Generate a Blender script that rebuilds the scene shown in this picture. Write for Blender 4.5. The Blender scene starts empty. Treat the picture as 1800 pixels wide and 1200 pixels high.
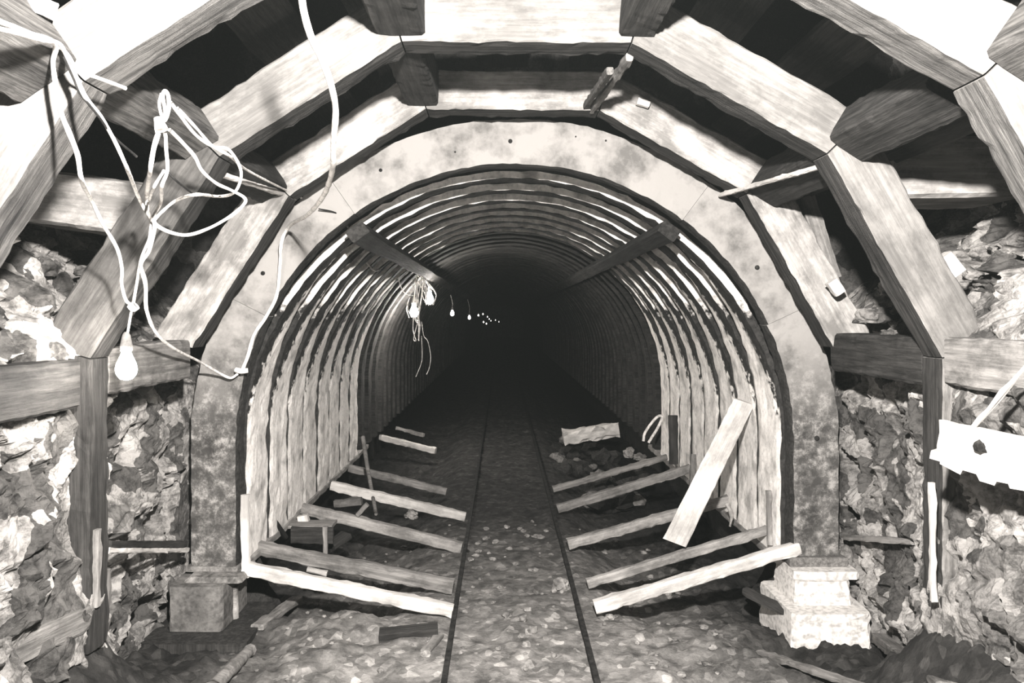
import bpy, math, random
from mathutils import Vector, Matrix, noise
random.seed(7)
S = bpy.context.scene
COL = S.collection
F = 1400.0; VX, VY = 882.0, 555.0; H = 1.55; D = 4.1
CX, CZ, RI, RO = 0.067, 0.897, 1.43, 1.672     # tunnel axis, springing height, inner and outer radius of the arch

def W(px, py, Y):
    return Vector(((px-VX)*Y/F, Y, H-(py-VY)*Y/F))
def sstep(a, b, x):
    t = max(0.0, min(1.0, (x-a)/(b-a))); return t*t*(3-2*t)

# ---------------------------------------------------------------- camera and look
cam = bpy.data.cameras.new('camera'); co = bpy.data.objects.new('camera', cam); COL.objects.link(co)
co.location = (0, 0, H); co.rotation_euler = (math.pi/2, 0, 0)
cam.sensor_width = 36; cam.lens = 28; cam.shift_x = 0.01; cam.shift_y = -0.025
cam.clip_start = 0.05; cam.clip_end = 200
S.camera = co
S.view_settings.view_transform = 'Standard'; S.view_settings.look = 'None'
S.view_settings.gamma = 1; S.view_settings.exposure = 0
S.view_settings.use_curve_mapping = False
S.cycles.use_denoising = True
S.cycles.max_bounces = 3; S.cycles.diffuse_bounces = 1
w = bpy.data.worlds.new('world'); S.world = w; w.use_nodes = True
w.node_tree.nodes['Background'].inputs[0].default_value = (0.93, 1.0, 0.98, 1)
w.node_tree.nodes['Background'].inputs[1].default_value = 0.05
# thin haze added to lift the black level evenly
vs = w.node_tree.nodes.new('ShaderNodeVolumeScatter'); vs.inputs['Density'].default_value = 0.0005
vs.inputs['Color'].default_value = (0.9, 1.0, 0.97, 1)
w.node_tree.links.new(vs.outputs[0], w.node_tree.nodes['World Output'].inputs['Volume'])
w.cycles.volume_sampling = 'EQUIANGULAR'
S.cycles.volume_bounces = 0

# ---------------------------------------------------------------- materials
KS = 0.55
def tint(v):
    v = v*KS
    return (v, v*0.955, v*0.905, 1)
def newmat(name, rough=0.85):
    m = bpy.data.materials.new(name); m.use_nodes = True
    nt = m.node_tree; b = nt.nodes['Principled BSDF']
    b.inputs['Roughness'].default_value = rough
    b.inputs['Specular IOR Level'].default_value = 0.15
    return m, nt, b
def N(nt, t, **kw):
    n = nt.nodes.new(t)
    for k, v in kw.items():
        if hasattr(n, k): setattr(n, k, v)
        else: n.inputs[k].default_value = v
    return n
def ramp(nt, src, stops, grey=False):
    r = nt.nodes.new('ShaderNodeValToRGB')
    e = r.color_ramp.elements
    while len(e) < len(stops): e.new(0.5)
    for q, (p, v) in zip(e, stops):
        q.position = p; q.color = tint(v) if not grey else (v, v, v, 1)
    nt.links.new(src, r.inputs[0]); return r.outputs[0]
def coords(nt, scale, kind='Object'):
    tc = nt.nodes.new('ShaderNodeTexCoord'); mp = nt.nodes.new('ShaderNodeMapping')
    mp.inputs['Scale'].default_value = scale
    oi = nt.nodes.new('ShaderNodeObjectInfo')
    ad = nt.nodes.new('ShaderNodeVectorMath'); ad.operation = 'MULTIPLY_ADD'
    ad.inputs[1].default_value = (17, 31, 23)
    nt.links.new(oi.outputs['Random'], ad.inputs[0])
    nt.links.new(tc.outputs[kind], mp.inputs[0]); nt.links.new(mp.outputs[0], ad.inputs[2])
    return ad.outputs[0]
def mul(nt, a, b, fac=1.0, mode='MULTIPLY'):
    m = nt.nodes.new('ShaderNodeMix'); m.data_type = 'RGBA'; m.blend_type = mode
    m.inputs[0].default_value = fac
    nt.links.new(a, m.inputs[6]); nt.links.new(b, m.inputs[7]); return m.outputs[2]
def bump(nt, b, hs, strength=0.5, dist=0.01):
    bp = nt.nodes.new('ShaderNodeBump'); bp.inputs['Strength'].default_value = strength
    bp.inputs['Distance'].default_value = dist
    nt.links.new(hs, bp.inputs['Height']); nt.links.new(bp.outputs[0], b.inputs['Normal'])
def wood(name, lo, hi, dirt=0.4, dlow=0.35, rough_bump=0.5, stain_scale=3.0):
    m, nt, b = newmat(name)
    v = coords(nt, (2.0, 34, 34))
    g = N(nt, 'ShaderNodeTexNoise'); g.inputs['Scale'].default_value = 1.6; g.inputs['Detail'].default_value = 8; g.inputs['Roughness'].default_value = 0.7
    nt.links.new(v, g.inputs[0])
    c = ramp(nt, g.outputs[0], [(0.3, lo), (0.48, (lo+hi)/2), (0.62, hi)])
    v2 = coords(nt, (1, 1.6, 1.6))
    s = N(nt, 'ShaderNodeTexNoise'); s.inputs['Scale'].default_value = stain_scale; s.inputs['Detail'].default_value = 7; s.inputs['Roughness'].default_value = 0.72
    nt.links.new(v2, s.inputs[0])
    d = ramp(nt, s.outputs[0], [(0.5-dirt*0.35, dlow), (0.5+0.12-dirt*0.1, 1.0)], True)
    c = mul(nt, c, d); nt.links.new(c, b.inputs['Base Color'])
    bump(nt, b, g.outputs[0], rough_bump, 0.012)
    return m
def mottled(name, lo, hi, scale=5, p0=0.38, p1=0.6, bs=0.5, bd=0.015, fine=40, zramp=None):
    m, nt, b = newmat(name)
    v = coords(nt, (1, 1, 1))
    s = N(nt, 'ShaderNodeTexNoise'); s.inputs['Scale'].default_value = scale; s.inputs['Detail'].default_value = 9; s.inputs['Roughness'].default_value = 0.7
    nt.links.new(v, s.inputs[0])
    c = ramp(nt, s.outputs[0], [(p0, lo), (p1, hi)])
    f = N(nt, 'ShaderNodeTexNoise'); f.inputs['Scale'].default_value = fine; f.inputs['Detail'].default_value = 5
    nt.links.new(v, f.inputs[0])
    c2 = ramp(nt, f.outputs[0], [(0.35, 0.6), (0.55, 1.0)], True)
    c = mul(nt, c, c2); nt.links.new(c, b.inputs['Base Color'])
    bump(nt, b, s.outputs[0], bs, bd)
    return m
M = {}
M['pale_smooth'] = wood('pale_planed_wood', 0.2, 0.37, 0.2, 0.6, 0.3)
M['pale'] = wood('pale_sawn_wood', 0.42, 0.72, 0.25, 0.45, 0.35)
M['grey'] = wood('weathered_wood', 0.12, 0.42, 0.55, 0.3, 0.7)
M['dark'] = wood('dark_wet_wood', 0.02, 0.09, 0.5, 0.4, 0.7)
M['mid'] = wood('stained_wood', 0.2, 0.5, 0.6, 0.28, 0.6, 5)
M['hewn'] = wood('rough_hewn_side', 0.015, 0.24, 0.6, 0.35, 1.0)
M['hewn_dark'] = wood('rough_hewn_dark_side', 0.008, 0.10, 0.7, 0.3, 1.0)
M['post'] = wood('smooth_brown_post_wood', 0.07, 0.17, 0.4, 0.5, 0.4)
KS = 1.0
M['white'] = wood('whitewashed_wood', 0.42, 0.64, 0.3, 0.6, 0.3)
KS = 0.55
KS = 1.0
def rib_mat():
    """pale rib wood with shade painted in on the inner side above the shoulders and the sawn front edge of the legs"""
    m, nt, b = newmat('shade_painted_rib_wood')
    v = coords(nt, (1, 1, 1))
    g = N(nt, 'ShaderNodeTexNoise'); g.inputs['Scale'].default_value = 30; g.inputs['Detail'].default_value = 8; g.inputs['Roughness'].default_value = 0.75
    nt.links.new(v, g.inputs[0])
    pale_tone = ramp(nt, g.outputs[0], [(0.3, 0.5), (0.48, 0.85), (0.6, 0.95)])
    shade_tone = ramp(nt, g.outputs[0], [(0.35, 0.008), (0.65, 0.04)])  # dark tone that stands for shade on the ribs
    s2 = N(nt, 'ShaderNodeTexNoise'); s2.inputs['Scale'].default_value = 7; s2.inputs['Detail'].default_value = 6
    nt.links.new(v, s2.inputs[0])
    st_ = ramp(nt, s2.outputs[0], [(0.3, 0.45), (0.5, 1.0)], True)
    pale_tone = mul(nt, pale_tone, st_)
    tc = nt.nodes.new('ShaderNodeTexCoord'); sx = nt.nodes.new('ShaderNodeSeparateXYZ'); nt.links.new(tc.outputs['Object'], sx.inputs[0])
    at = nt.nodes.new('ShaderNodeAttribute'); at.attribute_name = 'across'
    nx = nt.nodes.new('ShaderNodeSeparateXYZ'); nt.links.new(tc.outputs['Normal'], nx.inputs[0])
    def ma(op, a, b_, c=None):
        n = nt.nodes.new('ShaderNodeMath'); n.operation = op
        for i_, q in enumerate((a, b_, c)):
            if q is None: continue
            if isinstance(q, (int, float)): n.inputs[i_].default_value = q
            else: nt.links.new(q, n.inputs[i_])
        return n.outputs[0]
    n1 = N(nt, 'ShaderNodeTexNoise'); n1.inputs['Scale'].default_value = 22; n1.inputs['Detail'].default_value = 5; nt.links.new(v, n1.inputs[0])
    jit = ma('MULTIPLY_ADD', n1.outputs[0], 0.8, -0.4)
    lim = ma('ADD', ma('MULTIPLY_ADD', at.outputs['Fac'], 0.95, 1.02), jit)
    d1 = ma('MULTIPLY_ADD', ma('SUBTRACT', lim, sx.outputs[2]), 9.0, 0.5)      # inner side: shade painted in above the line
    d2 = ma('MULTIPLY_ADD', ma('SUBTRACT', sx.outputs[2], ma('MULTIPLY_ADD', jit, 0.5, 1.62)), 9.0, 0.5)   # front edge: gap shade painted in below it
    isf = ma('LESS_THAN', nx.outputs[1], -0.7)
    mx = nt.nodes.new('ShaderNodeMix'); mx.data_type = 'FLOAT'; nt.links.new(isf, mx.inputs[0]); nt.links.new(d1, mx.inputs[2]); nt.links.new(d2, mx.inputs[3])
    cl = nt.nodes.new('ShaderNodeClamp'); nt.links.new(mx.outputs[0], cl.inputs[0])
    fm = nt.nodes.new('ShaderNodeMix'); fm.data_type = 'RGBA'; nt.links.new(cl.outputs[0], fm.inputs[0]); nt.links.new(shade_tone, fm.inputs[6]); nt.links.new(pale_tone, fm.inputs[7])
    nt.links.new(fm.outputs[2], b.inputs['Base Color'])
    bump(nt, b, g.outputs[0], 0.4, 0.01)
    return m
M['shaded_rib'] = rib_mat()
KS = 0.55
M['shade_tone'] = wood('shaded_inner_curve_wood', 0.02, 0.10, 0.5, 0.4, 0.6, 6)  # dark wood standing in for shade on the arch's inner curve
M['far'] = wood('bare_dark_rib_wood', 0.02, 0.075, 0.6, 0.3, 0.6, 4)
M['rust'] = mottled('dark_rail_steel', 0.015, 0.05, 20)
KS = 1.0
M['cable'] = mottled('pale_insulated_cable', 0.6, 0.8, 12, 0.3, 0.6, 0.1, 0.002)
KS = 0.55
M['black_cord'] = mottled('black_cord', 0.01, 0.03, 12)
M['concrete'] = mottled('grey_concrete', 0.14, 0.34, 6, 0.36, 0.62, 0.5)
KS = 1.0
M['white_concrete'] = mottled('white_concrete', 0.42, 0.6, 5, 0.28, 0.42, 0.4)
KS = 0.55
M['stone'] = mottled('loose_stone', 0.15, 0.55, 9)
M['cloth'] = mottled('pale_rag', 0.35, 0.7, 9)
M['socket'] = mottled('dull_lamp_socket', 0.25, 0.45, 9)
def emit(name, s):
    m, nt, b = newmat(name)
    b.inputs['Base Color'].default_value = (0.8, 0.78, 0.74, 1)
    b.inputs['Emission Color'].default_value = (1, 0.95, 0.89, 1)
    b.inputs['Emission Strength'].default_value = s
    return m
# arch face: limed wood/concrete with dark blotched patches near both feet
def arch_mat():
    m, nt, b = newmat('limed_arch_segments')
    v = coords(nt, (1, 1, 1))
    tc = nt.nodes.new('ShaderNodeTexCoord')
    s = N(nt, 'ShaderNodeTexNoise'); s.inputs['Scale'].default_value = 4.5; s.inputs['Detail'].default_value = 9; s.inputs['Roughness'].default_value = 0.65
    nt.links.new(v, s.inputs[0])
    c = ramp(nt, s.outputs[0], [(0.36, 0.2), (0.45, 0.34), (0.54, 0.45)])
    f = N(nt, 'ShaderNodeTexNoise'); f.inputs['Scale'].default_value = 16; f.inputs['Detail'].default_value = 8; f.inputs['Roughness'].default_value = 0.75
    nt.links.new(v, f.inputs[0])
    wt = ramp(nt, f.outputs[0], [(0.42, 0.03), (0.52, 0.14), (0.64, 0.5)])
    sx = nt.nodes.new('ShaderNodeSeparateXYZ'); nt.links.new(tc.outputs['Object'], sx.inputs[0])
    # old damp stain rising from the feet
    mz = nt.nodes.new('ShaderNodeMapRange'); mz.inputs[1].default_value = 1.45; mz.inputs[2].default_value = 1.0
    nt.links.new(sx.outputs[2], mz.inputs[0])
    mm = nt.nodes.new('ShaderNodeMix'); mm.data_type = 'RGBA'
    q = nt.nodes.new('ShaderNodeMath'); q.operation = 'MULTIPLY'; q.inputs[1].default_value = 0.85
    nt.links.new(mz.outputs[0], q.inputs[0]); nt.links.new(q.outputs[0], mm.inputs[0])
    nt.links.new(c, mm.inputs[6]); nt.links.new(wt, mm.inputs[7])
    nt.links.new(mm.outputs[2], b.inputs['Base Color'])
    bump(nt, b, f.outputs[0], 0.35, 0.01)
    return m
M['arch'] = arch_mat()
def rock_mat(name, lo, hi, sc=4.0):
    m, nt, b = newmat(name, 0.9)
    tc = nt.nodes.new('ShaderNodeTexCoord'); v = tc.outputs['Object']
    dn = N(nt, 'ShaderNodeTexNoise'); dn.inputs['Scale'].default_value = 5; dn.inputs['Detail'].default_value = 4
    nt.links.new(v, dn.inputs[0])
    va = nt.nodes.new('ShaderNodeVectorMath'); va.operation = 'MULTIPLY_ADD'; va.inputs[1].default_value = (0.25, 0.25, 0.25)
    nt.links.new(dn.outputs['Color'], va.inputs[0]); nt.links.new(v, va.inputs[2])
    vo = N(nt, 'ShaderNodeTexVoronoi'); vo.inputs['Scale'].default_value = sc*1.6
    nt.links.new(va.outputs[0], vo.inputs[0])
    sp = nt.nodes.new('ShaderNodeSeparateColor'); nt.links.new(vo.outputs['Color'], sp.inputs[0])
    c1 = ramp(nt, sp.outputs[0], [(0.0, lo), (0.38, lo*1.3+0.04), (0.5, hi*0.6), (1.0, hi)])
    n = N(nt, 'ShaderNodeTexNoise'); n.inputs['Scale'].default_value = 13; n.inputs['Detail'].default_value = 10; n.inputs['Roughness'].default_value = 0.75
    nt.links.new(v, n.inputs[0])
    c2 = ramp(nt, n.outputs[0], [(0.4, 0.2), (0.55, 1.0)], True)
    c = mul(nt, c1, c2, 0.85); nt.links.new(c, b.inputs['Base Color'])
    bump(nt, b, n.outputs[0], 0.9, 0.03)
    return m
M['rock'] = rock_mat('lime_spattered_rock', 0.14, 0.8)
M['rock_dark'] = rock_mat('dark_rock', 0.03, 0.16)
def dirt_mat():
    m, nt, b = newmat('packed_dirt', 0.95)
    tc = nt.nodes.new('ShaderNodeTexCoord'); v = tc.outputs['Object']
    n = N(nt, 'ShaderNodeTexNoise'); n.inputs['Scale'].default_value = 7; n.inputs['Detail'].default_value = 10; n.inputs['Roughness'].default_value = 0.7
    nt.links.new(v, n.inputs[0])
    c = ramp(nt, n.outputs[0], [(0.35, 0.2), (0.5, 0.46), (0.66, 0.75)])
    vo = N(nt, 'ShaderNodeTexVoronoi'); vo.inputs['Scale'].default_value = 26; nt.links.new(v, vo.inputs[0])
    sp = nt.nodes.new('ShaderNodeSeparateColor'); nt.links.new(vo.outputs['Color'], sp.inputs[0])
    st = ramp(nt, sp.outputs[1], [(0.0, 0.5), (0.86, 0.85), (0.95, 1.3)], True)
    c = mul(nt, c, st)
    # paler strip between and around the rails, darker away from it and deeper in
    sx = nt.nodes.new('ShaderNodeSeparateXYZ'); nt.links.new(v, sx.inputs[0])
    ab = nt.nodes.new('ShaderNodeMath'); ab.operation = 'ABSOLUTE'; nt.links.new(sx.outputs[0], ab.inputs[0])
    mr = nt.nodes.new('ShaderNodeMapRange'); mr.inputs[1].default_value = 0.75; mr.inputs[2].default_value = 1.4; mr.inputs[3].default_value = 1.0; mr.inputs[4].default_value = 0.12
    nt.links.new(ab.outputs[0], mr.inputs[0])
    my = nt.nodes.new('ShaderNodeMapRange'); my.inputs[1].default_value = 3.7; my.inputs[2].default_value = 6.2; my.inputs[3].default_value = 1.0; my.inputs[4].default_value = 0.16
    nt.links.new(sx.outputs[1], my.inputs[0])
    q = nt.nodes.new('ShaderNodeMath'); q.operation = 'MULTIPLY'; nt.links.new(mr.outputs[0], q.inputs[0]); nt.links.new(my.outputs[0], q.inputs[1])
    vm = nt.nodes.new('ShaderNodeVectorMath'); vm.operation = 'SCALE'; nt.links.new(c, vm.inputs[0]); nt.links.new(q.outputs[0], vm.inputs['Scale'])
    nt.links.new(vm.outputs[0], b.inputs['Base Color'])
    bump(nt, b, n.outputs[0], 0.8, 0.03)
    return m
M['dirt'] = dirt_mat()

# ---------------------------------------------------------------- object helpers
def tag(o, label=None, cat=None, group=None, kind=None):
    if label: o['label'] = label
    if cat: o['category'] = cat
    if group: o['group'] = group
    if kind: o['kind'] = kind
    return o
def link(name, verts, faces, mat, parent=None, frame=None, smooth=False):
    me = bpy.data.meshes.new(name)
    if frame is not None:
        inv = frame.inverted(); verts = [inv @ Vector(v) for v in verts]
    me.from_pydata([tuple(v) for v in verts], [], faces); me.update()
    me.materials.append(M[mat] if isinstance(mat, str) else mat)
    if smooth:
        for p in me.polygons: p.use_smooth = True
    o = bpy.data.objects.new(name, me); COL.objects.link(o)
    if frame is not None: o.matrix_world = frame
    if parent:
        o.parent = parent
        o.matrix_parent_inverse = parent.matrix_world.inverted() if parent.type != 'EMPTY' else Matrix.Translation(-parent.location)
    return o
def empty(name, loc, label, cat, group=None):
    e = bpy.data.objects.new(name, None); COL.objects.link(e); e.location = loc; e.empty_display_size = 0.1
    e.matrix_world = Matrix.Translation(loc)
    return tag(e, label, cat, group)
def frame_of(a, b, up=Vector((0, 1, 0))):
    x = (b-a).normalized()
    if abs(x.dot(up)) > 0.95: up = Vector((0, 0, 1))
    z = x.cross(up).normalized(); y = z.cross(x)
    m = Matrix((x, y, z)).transposed().to_4x4(); m.translation = a
    return m
def loft(name, q0, q1, mat, parent=None, n=14, rough=0.004, chamfer=0.06, seed=None, bend=0.0, side_mat=None):
    """beam with a four-cornered section, q0 at one end and q1 at the other, worn edges"""
    q0 = [Vector(v) for v in q0]; q1 = [Vector(v) for v in q1]
    sd = Vector((random.random()*50, random.random()*50, random.random()*50))
    verts = []; ts = (chamfer, 0.3, 0.7, 1-chamfer); R = 16
    L = ((sum(q1, Vector())-sum(q0, Vector()))/4).length
    n = max(3, min(40, int(L/0.035))) if n == 14 else n
    for i in range(n+1):
        u = i/n
        c = [a.lerp(b, u) for a, b in zip(q0, q1)]
        mid = sum(c, Vector())/4
        for k in range(4):
            for j, t in enumerate(ts):
                p = c[k].lerp(c[(k+1) % 4], t)
                r = rough*(2.2 if j in (0, 3) else 0.6)
                p = p + (p-mid).normalized()*(noise.noise(p*9+sd)*r*0.6 + noise.noise(p*45+sd)*r*0.8 - r*0.3)
                p.z += bend*math.sin(u*math.pi)
                verts.append(p)
    faces = []
    for i in range(n):
        for k in range(R):
            faces.append((i*R+k, i*R+(k+1) % R, (i+1)*R+(k+1) % R, (i+1)*R+k))
    faces.append(tuple(reversed(range(R)))); faces.append(tuple(n*R+k for k in range(R)))
    a = sum(q0, Vector())/4; b = sum(q1, Vector())/4
    o = link(name, verts, faces, mat, parent, frame_of(a, b))
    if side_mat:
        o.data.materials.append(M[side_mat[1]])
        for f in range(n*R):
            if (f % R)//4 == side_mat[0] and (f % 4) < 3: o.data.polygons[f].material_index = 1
    # outward normals
    import bmesh
    bm = bmesh.new(); bm.from_mesh(o.data); bmesh.ops.recalc_face_normals(bm, faces=bm.faces); bm.to_mesh(o.data); bm.free()
    return o
def stick(name, a, b, w_, h_, mat, parent=None, up=Vector((0, 0, 1)), **kw):
    a = Vector(a); b = Vector(b); x = (b-a).normalized()
    if abs(x.dot(up)) > 0.97: up = Vector((0, 1, 0))
    s = x.cross(up).normalized(); t = s.cross(x).normalized()
    def q(c): return [c+s*w_/2+t*h_/2, c-s*w_/2+t*h_/2, c-s*w_/2-t*h_/2, c+s*w_/2-t*h_/2]
    return loft(name, q(a), q(b), mat, parent, **kw)
def longbeam(name, corner, ux, uz, y0, y1, mat, parent=None, **kw):
    """timber along the tunnel; corner and the two section edges in x,z"""
    def q(y): return [Vector((corner[0], y, corner[1])), Vector((corner[0]+ux[0], y, corner[1]+ux[1])),
                      Vector((corner[0]+ux[0]+uz[0], y, corner[1]+ux[1]+uz[1])), Vector((corner[0]+uz[0], y, corner[1]+uz[1]))]
    return loft(name, q(y0), q(y1), mat, parent, **kw)
def crom(pts, n=8):
    out = []
    P = [Vector(p) for p in pts]; P = [P[0]*2-P[1]] + P + [P[-1]*2-P[-2]]
    for i in range(1, len(P)-2):
        for k in range(n):
            t = k/n; a, b, c, d = P[i-1], P[i], P[i+1], P[i+2]
            out.append(0.5*((2*b)+(c-a)*t+(2*a-5*b+4*c-d)*t*t+(3*b-a-3*c+d)*t**3))
    out.append(P[-2]); return out
def tube(name, pts, r, mat, parent=None, n=8, sides=8, r1=None, curve=True, wob=0.0, flat=False):
    P = crom(pts, n) if curve else [Vector(p) for p in pts]
    base = P[0].copy(); verts = []; faces = []
    t = (P[1]-P[0]).normalized(); u = t.orthogonal().normalized()
    for i, p in enumerate(P):
        t = (P[min(i+1, len(P)-1)]-P[max(i-1, 0)]).normalized()
        u = (u-t*u.dot(t)).normalized(); v = t.cross(u)
        rr = r if r1 is None else r+(r1-r)*i/(len(P)-1)
        rr *= 1+wob*noise.noise(p*20)
        for k in range(sides):
            a = 2*math.pi*k/sides
            verts.append(p+u*math.cos(a)*rr+v*math.sin(a)*rr-base)
    for i in range(len(P)-1):
        for k in range(sides):
            faces.append((i*sides+k, (i+1)*sides+k, (i+1)*sides+(k+1) % sides, i*sides+(k+1) % sides)[::-1])
    faces.append(tuple(range(sides))); faces.append(tuple((len(P)-1)*sides+k for k in reversed(range(sides))))
    if parent is None:
        o = link(name, verts, faces, mat, None, None, not flat); o.location = base
    else:
        o = link(name, [v+base for v in verts], faces, mat, parent, None, not flat)
    return o
def lathe(name, prof, base, mat, parent=None, sides=16):
    verts = []; faces = []
    for (r, z) in prof:
        for k in range(sides):
            a = 2*math.pi*k/sides; verts.append(Vector((r*math.cos(a), r*math.sin(a), z))+Vector(base))
    for i in range(len(prof)-1):
        for k in range(sides):
            faces.append((i*sides+k, i*sides+(k+1) % sides, (i+1)*sides+(k+1) % sides, (i+1)*sides+k))
    faces.append(tuple(reversed(range(sides)))); faces.append(tuple((len(prof)-1)*sides+k for k in range(sides)))
    return link(name, verts, faces, mat, parent, None, True)
def rock(name, c, sx, sy, sz, mat, label=None, cat='stone', group=None, sub=3, parent=None):
    import bmesh
    bm = bmesh.new(); bmesh.ops.create_icosphere(bm, subdivisions=sub, radius=1.0)
    sd = Vector((random.random()*40, random.random()*40, random.random()*40))
    for v in bm.verts:
        d = noise.cell(v.co*1.6+sd)*0.18 + noise.noise(v.co*1.2+sd)*0.5 + noise.noise(v.co*3+sd)*0.25
        q = v.co*(1+d); v.co = Vector((q.x*sx, q.y*sy, max(q.z, -0.7)*sz))
    me = bpy.data.meshes.new(name); bm.to_mesh(me); bm.free(); me.materials.append(M[mat])
    o = bpy.data.objects.new(name, me); COL.objects.link(o); o.location = c
    o.rotation_euler = (0, 0, random.random()*6)
    if label: tag(o, label, cat, group)
    if parent: o.parent = parent
    return o

# ---------------------------------------------------------------- ground
def ground(x, y):
    ax = abs(x-0.03)
    bank = (0.42 if x > 0 else 0.38)*(1-sstep(2.85, 3.5, y))*max(0.0, min(1.0, (ax-0.9)/0.66))**2.2
    z = bank
    if y > 3.3: z += -0.13*sstep(0.42, 0.8, ax)*sstep(4.05, 4.3, y) - 0.05*sstep(0.9, 1.3, ax)*sstep(3.4, 3.8, y)*(1-sstep(4.05, 4.3, y))
    p = Vector((x, y, 0))
    z += noise.fractal(p*3.1, 0.8, 2.0, 5)*0.018*(1+1.6*sstep(0.4, 0.8, ax))
    z += max(0, noise.noise(p*19))*0.016*(1+1.5*sstep(0.9, 1.3, ax)) + noise.fractal(p*9+Vector((3, 3, 0)), 0.8, 2.1, 4)*0.02*sstep(0.8, 1.3, ax)
    return z
def G(px, py, lift=0.0):
    Y = 2.0
    while Y < 14:
        p = W(px, py, Y)
        if p.z <= ground(p.x, Y)+lift: return p
        Y += 0.01
    return p
def build_ground():
    xs = [-2.4+4.8*i/240 for i in range(241)]
    ys = []; y = 1.0
    while y < 62: ys.append(y); y += 0.02 if y < 6 else (0.06 if y < 12 else 0.6)
    verts = [(x, y, ground(x, y)) for y in ys for x in xs]
    n = len(xs)
    faces = [(j*n+i, j*n+i+1, (j+1)*n+i+1, (j+1)*n+i) for j in range(len(ys)-1) for i in range(n-1)]
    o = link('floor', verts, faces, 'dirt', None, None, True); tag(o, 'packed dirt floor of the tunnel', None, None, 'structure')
build_ground()

# ---------------------------------------------------------------- rock walls
def cells(p, sc):
    d, pts = noise.voronoi(p*sc)
    h = noise.cell(pts[0]*37.0+Vector((3, 5, 7)))
    return h, d[1]-d[0]
def wall(name, side, base, mat):
    # plan path (distance into the picture, distance from the axis)
    path = [(0.9, 1.62), (1.8, 1.62), (2.5, 1.60), (2.82, 1.60), (3.05, 1.62), (3.35, 1.76), (3.9, 1.80), (4.2, 1.80), (4.4, 1.76), (4.46, 1.74)]
    L = [0]
    for a, b in zip(path, path[1:]): L.append(L[-1]+math.dist(a, b))
    ns, nz = 320, 300
    verts = []
    for j in range(nz+1):
        z0 = -0.35+3.9*j/nz
        for i in range(ns+1):
            s = L[-1]*i/ns; k = 0
            while k < len(L)-2 and s > L[k+1]: k += 1
            t = (s-L[k])/(L[k+1]-L[k]); a, b = path[k], path[k+1]
            y = a[0]+(b[0]-a[0])*t; x = a[1]+(b[1]-a[1])*t
            nx, ny = (b[1]-a[1], -(b[0]-a[0])); l = math.hypot(nx, ny); 
            inward = Vector((-1 if k < 7 else -0.4, 0, 0)) if k < 7 else Vector((-0.2, -0.9, 0))
            up = max(0, z0-1.42)
            x += up*0.75 + max(0, up-0.5)*0.3
            toe = max(0, 0.75-z0)*0.16*(1-sstep(3.0, 3.4, y))
            x -= toe*0.6
            p = Vector((x*side, y, z0))
            wp = p + Vector((noise.noise(p*4), noise.noise(p*4+Vector((9, 0, 0))), noise.noise(p*4+Vector((0, 9, 0)))))*0.10
            h, e = cells(wp, 5.0); h2, e2 = cells(wp+Vector((5, 5, 5)), 12.0)
            m = 0.55 if 2.75 < y < 3.1 and z0 < 1.5 else 1.0
            d = (h-0.35)*0.07*min(1, e*4) + h2*0.025*min(1, e2*5) + noise.fractal(p*6, 0.7, 2.1, 6)*0.036 + noise.noise(p*38)*0.006
            d *= m*(1+0.6*sstep(0.0, 0.4, up))
            q = Vector((p.x+inward.x*side*d, p.y+inward.y*d, p.z+noise.noise(p*8)*0.02))
            verts.append(q)
    n = ns+1
    faces = []
    for j in range(nz):
        for i in range(ns):
            f = (j*n+i, j*n+i+1, (j+1)*n+i+1, (j+1)*n+i)
            faces.append(f if side < 0 else f[::-1])
    o = link(name, [(v.x+base, v.y, v.z) for v in verts], faces, mat, None, None, False)
    tag(o, 'rough rock wall on the %s side' % ('left' if side < 0 else 'right'), None, None, 'structure')
wall('wall_left', -1, 0.08, 'rock'); wall('wall_right', 1, 0.01, 'rock')
# dark rock vault above the timbers and the rock face around the tunnel mouth
verts = []; nx, ny = 90, 70
for j in range(ny+1):
    for i in range(nx+1):
        p = Vector((-3.2+6.4*i/nx, 0.9+3.8*j/ny, 3.25)); h, e = cells(p, 3)
        verts.append(p+Vector((0, 0, noise.fractal(p*3, 0.7, 2, 5)*0.06-h*0.08)))
faces = [(j*(nx+1)+i, (j+1)*(nx+1)+i, (j+1)*(nx+1)+i+1, j*(nx+1)+i+1) for j in range(ny) for i in range(nx)]
tag(link('ceiling', verts, faces, 'rock_dark'), 'dark rock roof above the timbers', None, None, 'structure')
verts = []; na, nr = 120, 24
for j in range(nr+1):
    for i in range(na+1):
        a = math.pi*(-0.2+1.4*i/na); r = 1.60+2.2*j/nr
        p = Vector((CX+r*math.cos(a), 4.45, CZ+r*math.sin(a))); h, e = cells(p, 4)
        verts.append(p+Vector((0, -h*0.06*min(1, e*4)-noise.fractal(p*5, .7, 2, 4)*0.03, 0)))
faces = [(j*(na+1)+i, (j+1)*(na+1)+i, (j+1)*(na+1)+i+1, j*(na+1)+i+1) for j in range(nr) for i in range(na)]
tag(link('wall_back', verts, faces, 'rock_dark'), 'dark rock face around the tunnel mouth', None, None, 'structure')

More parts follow.
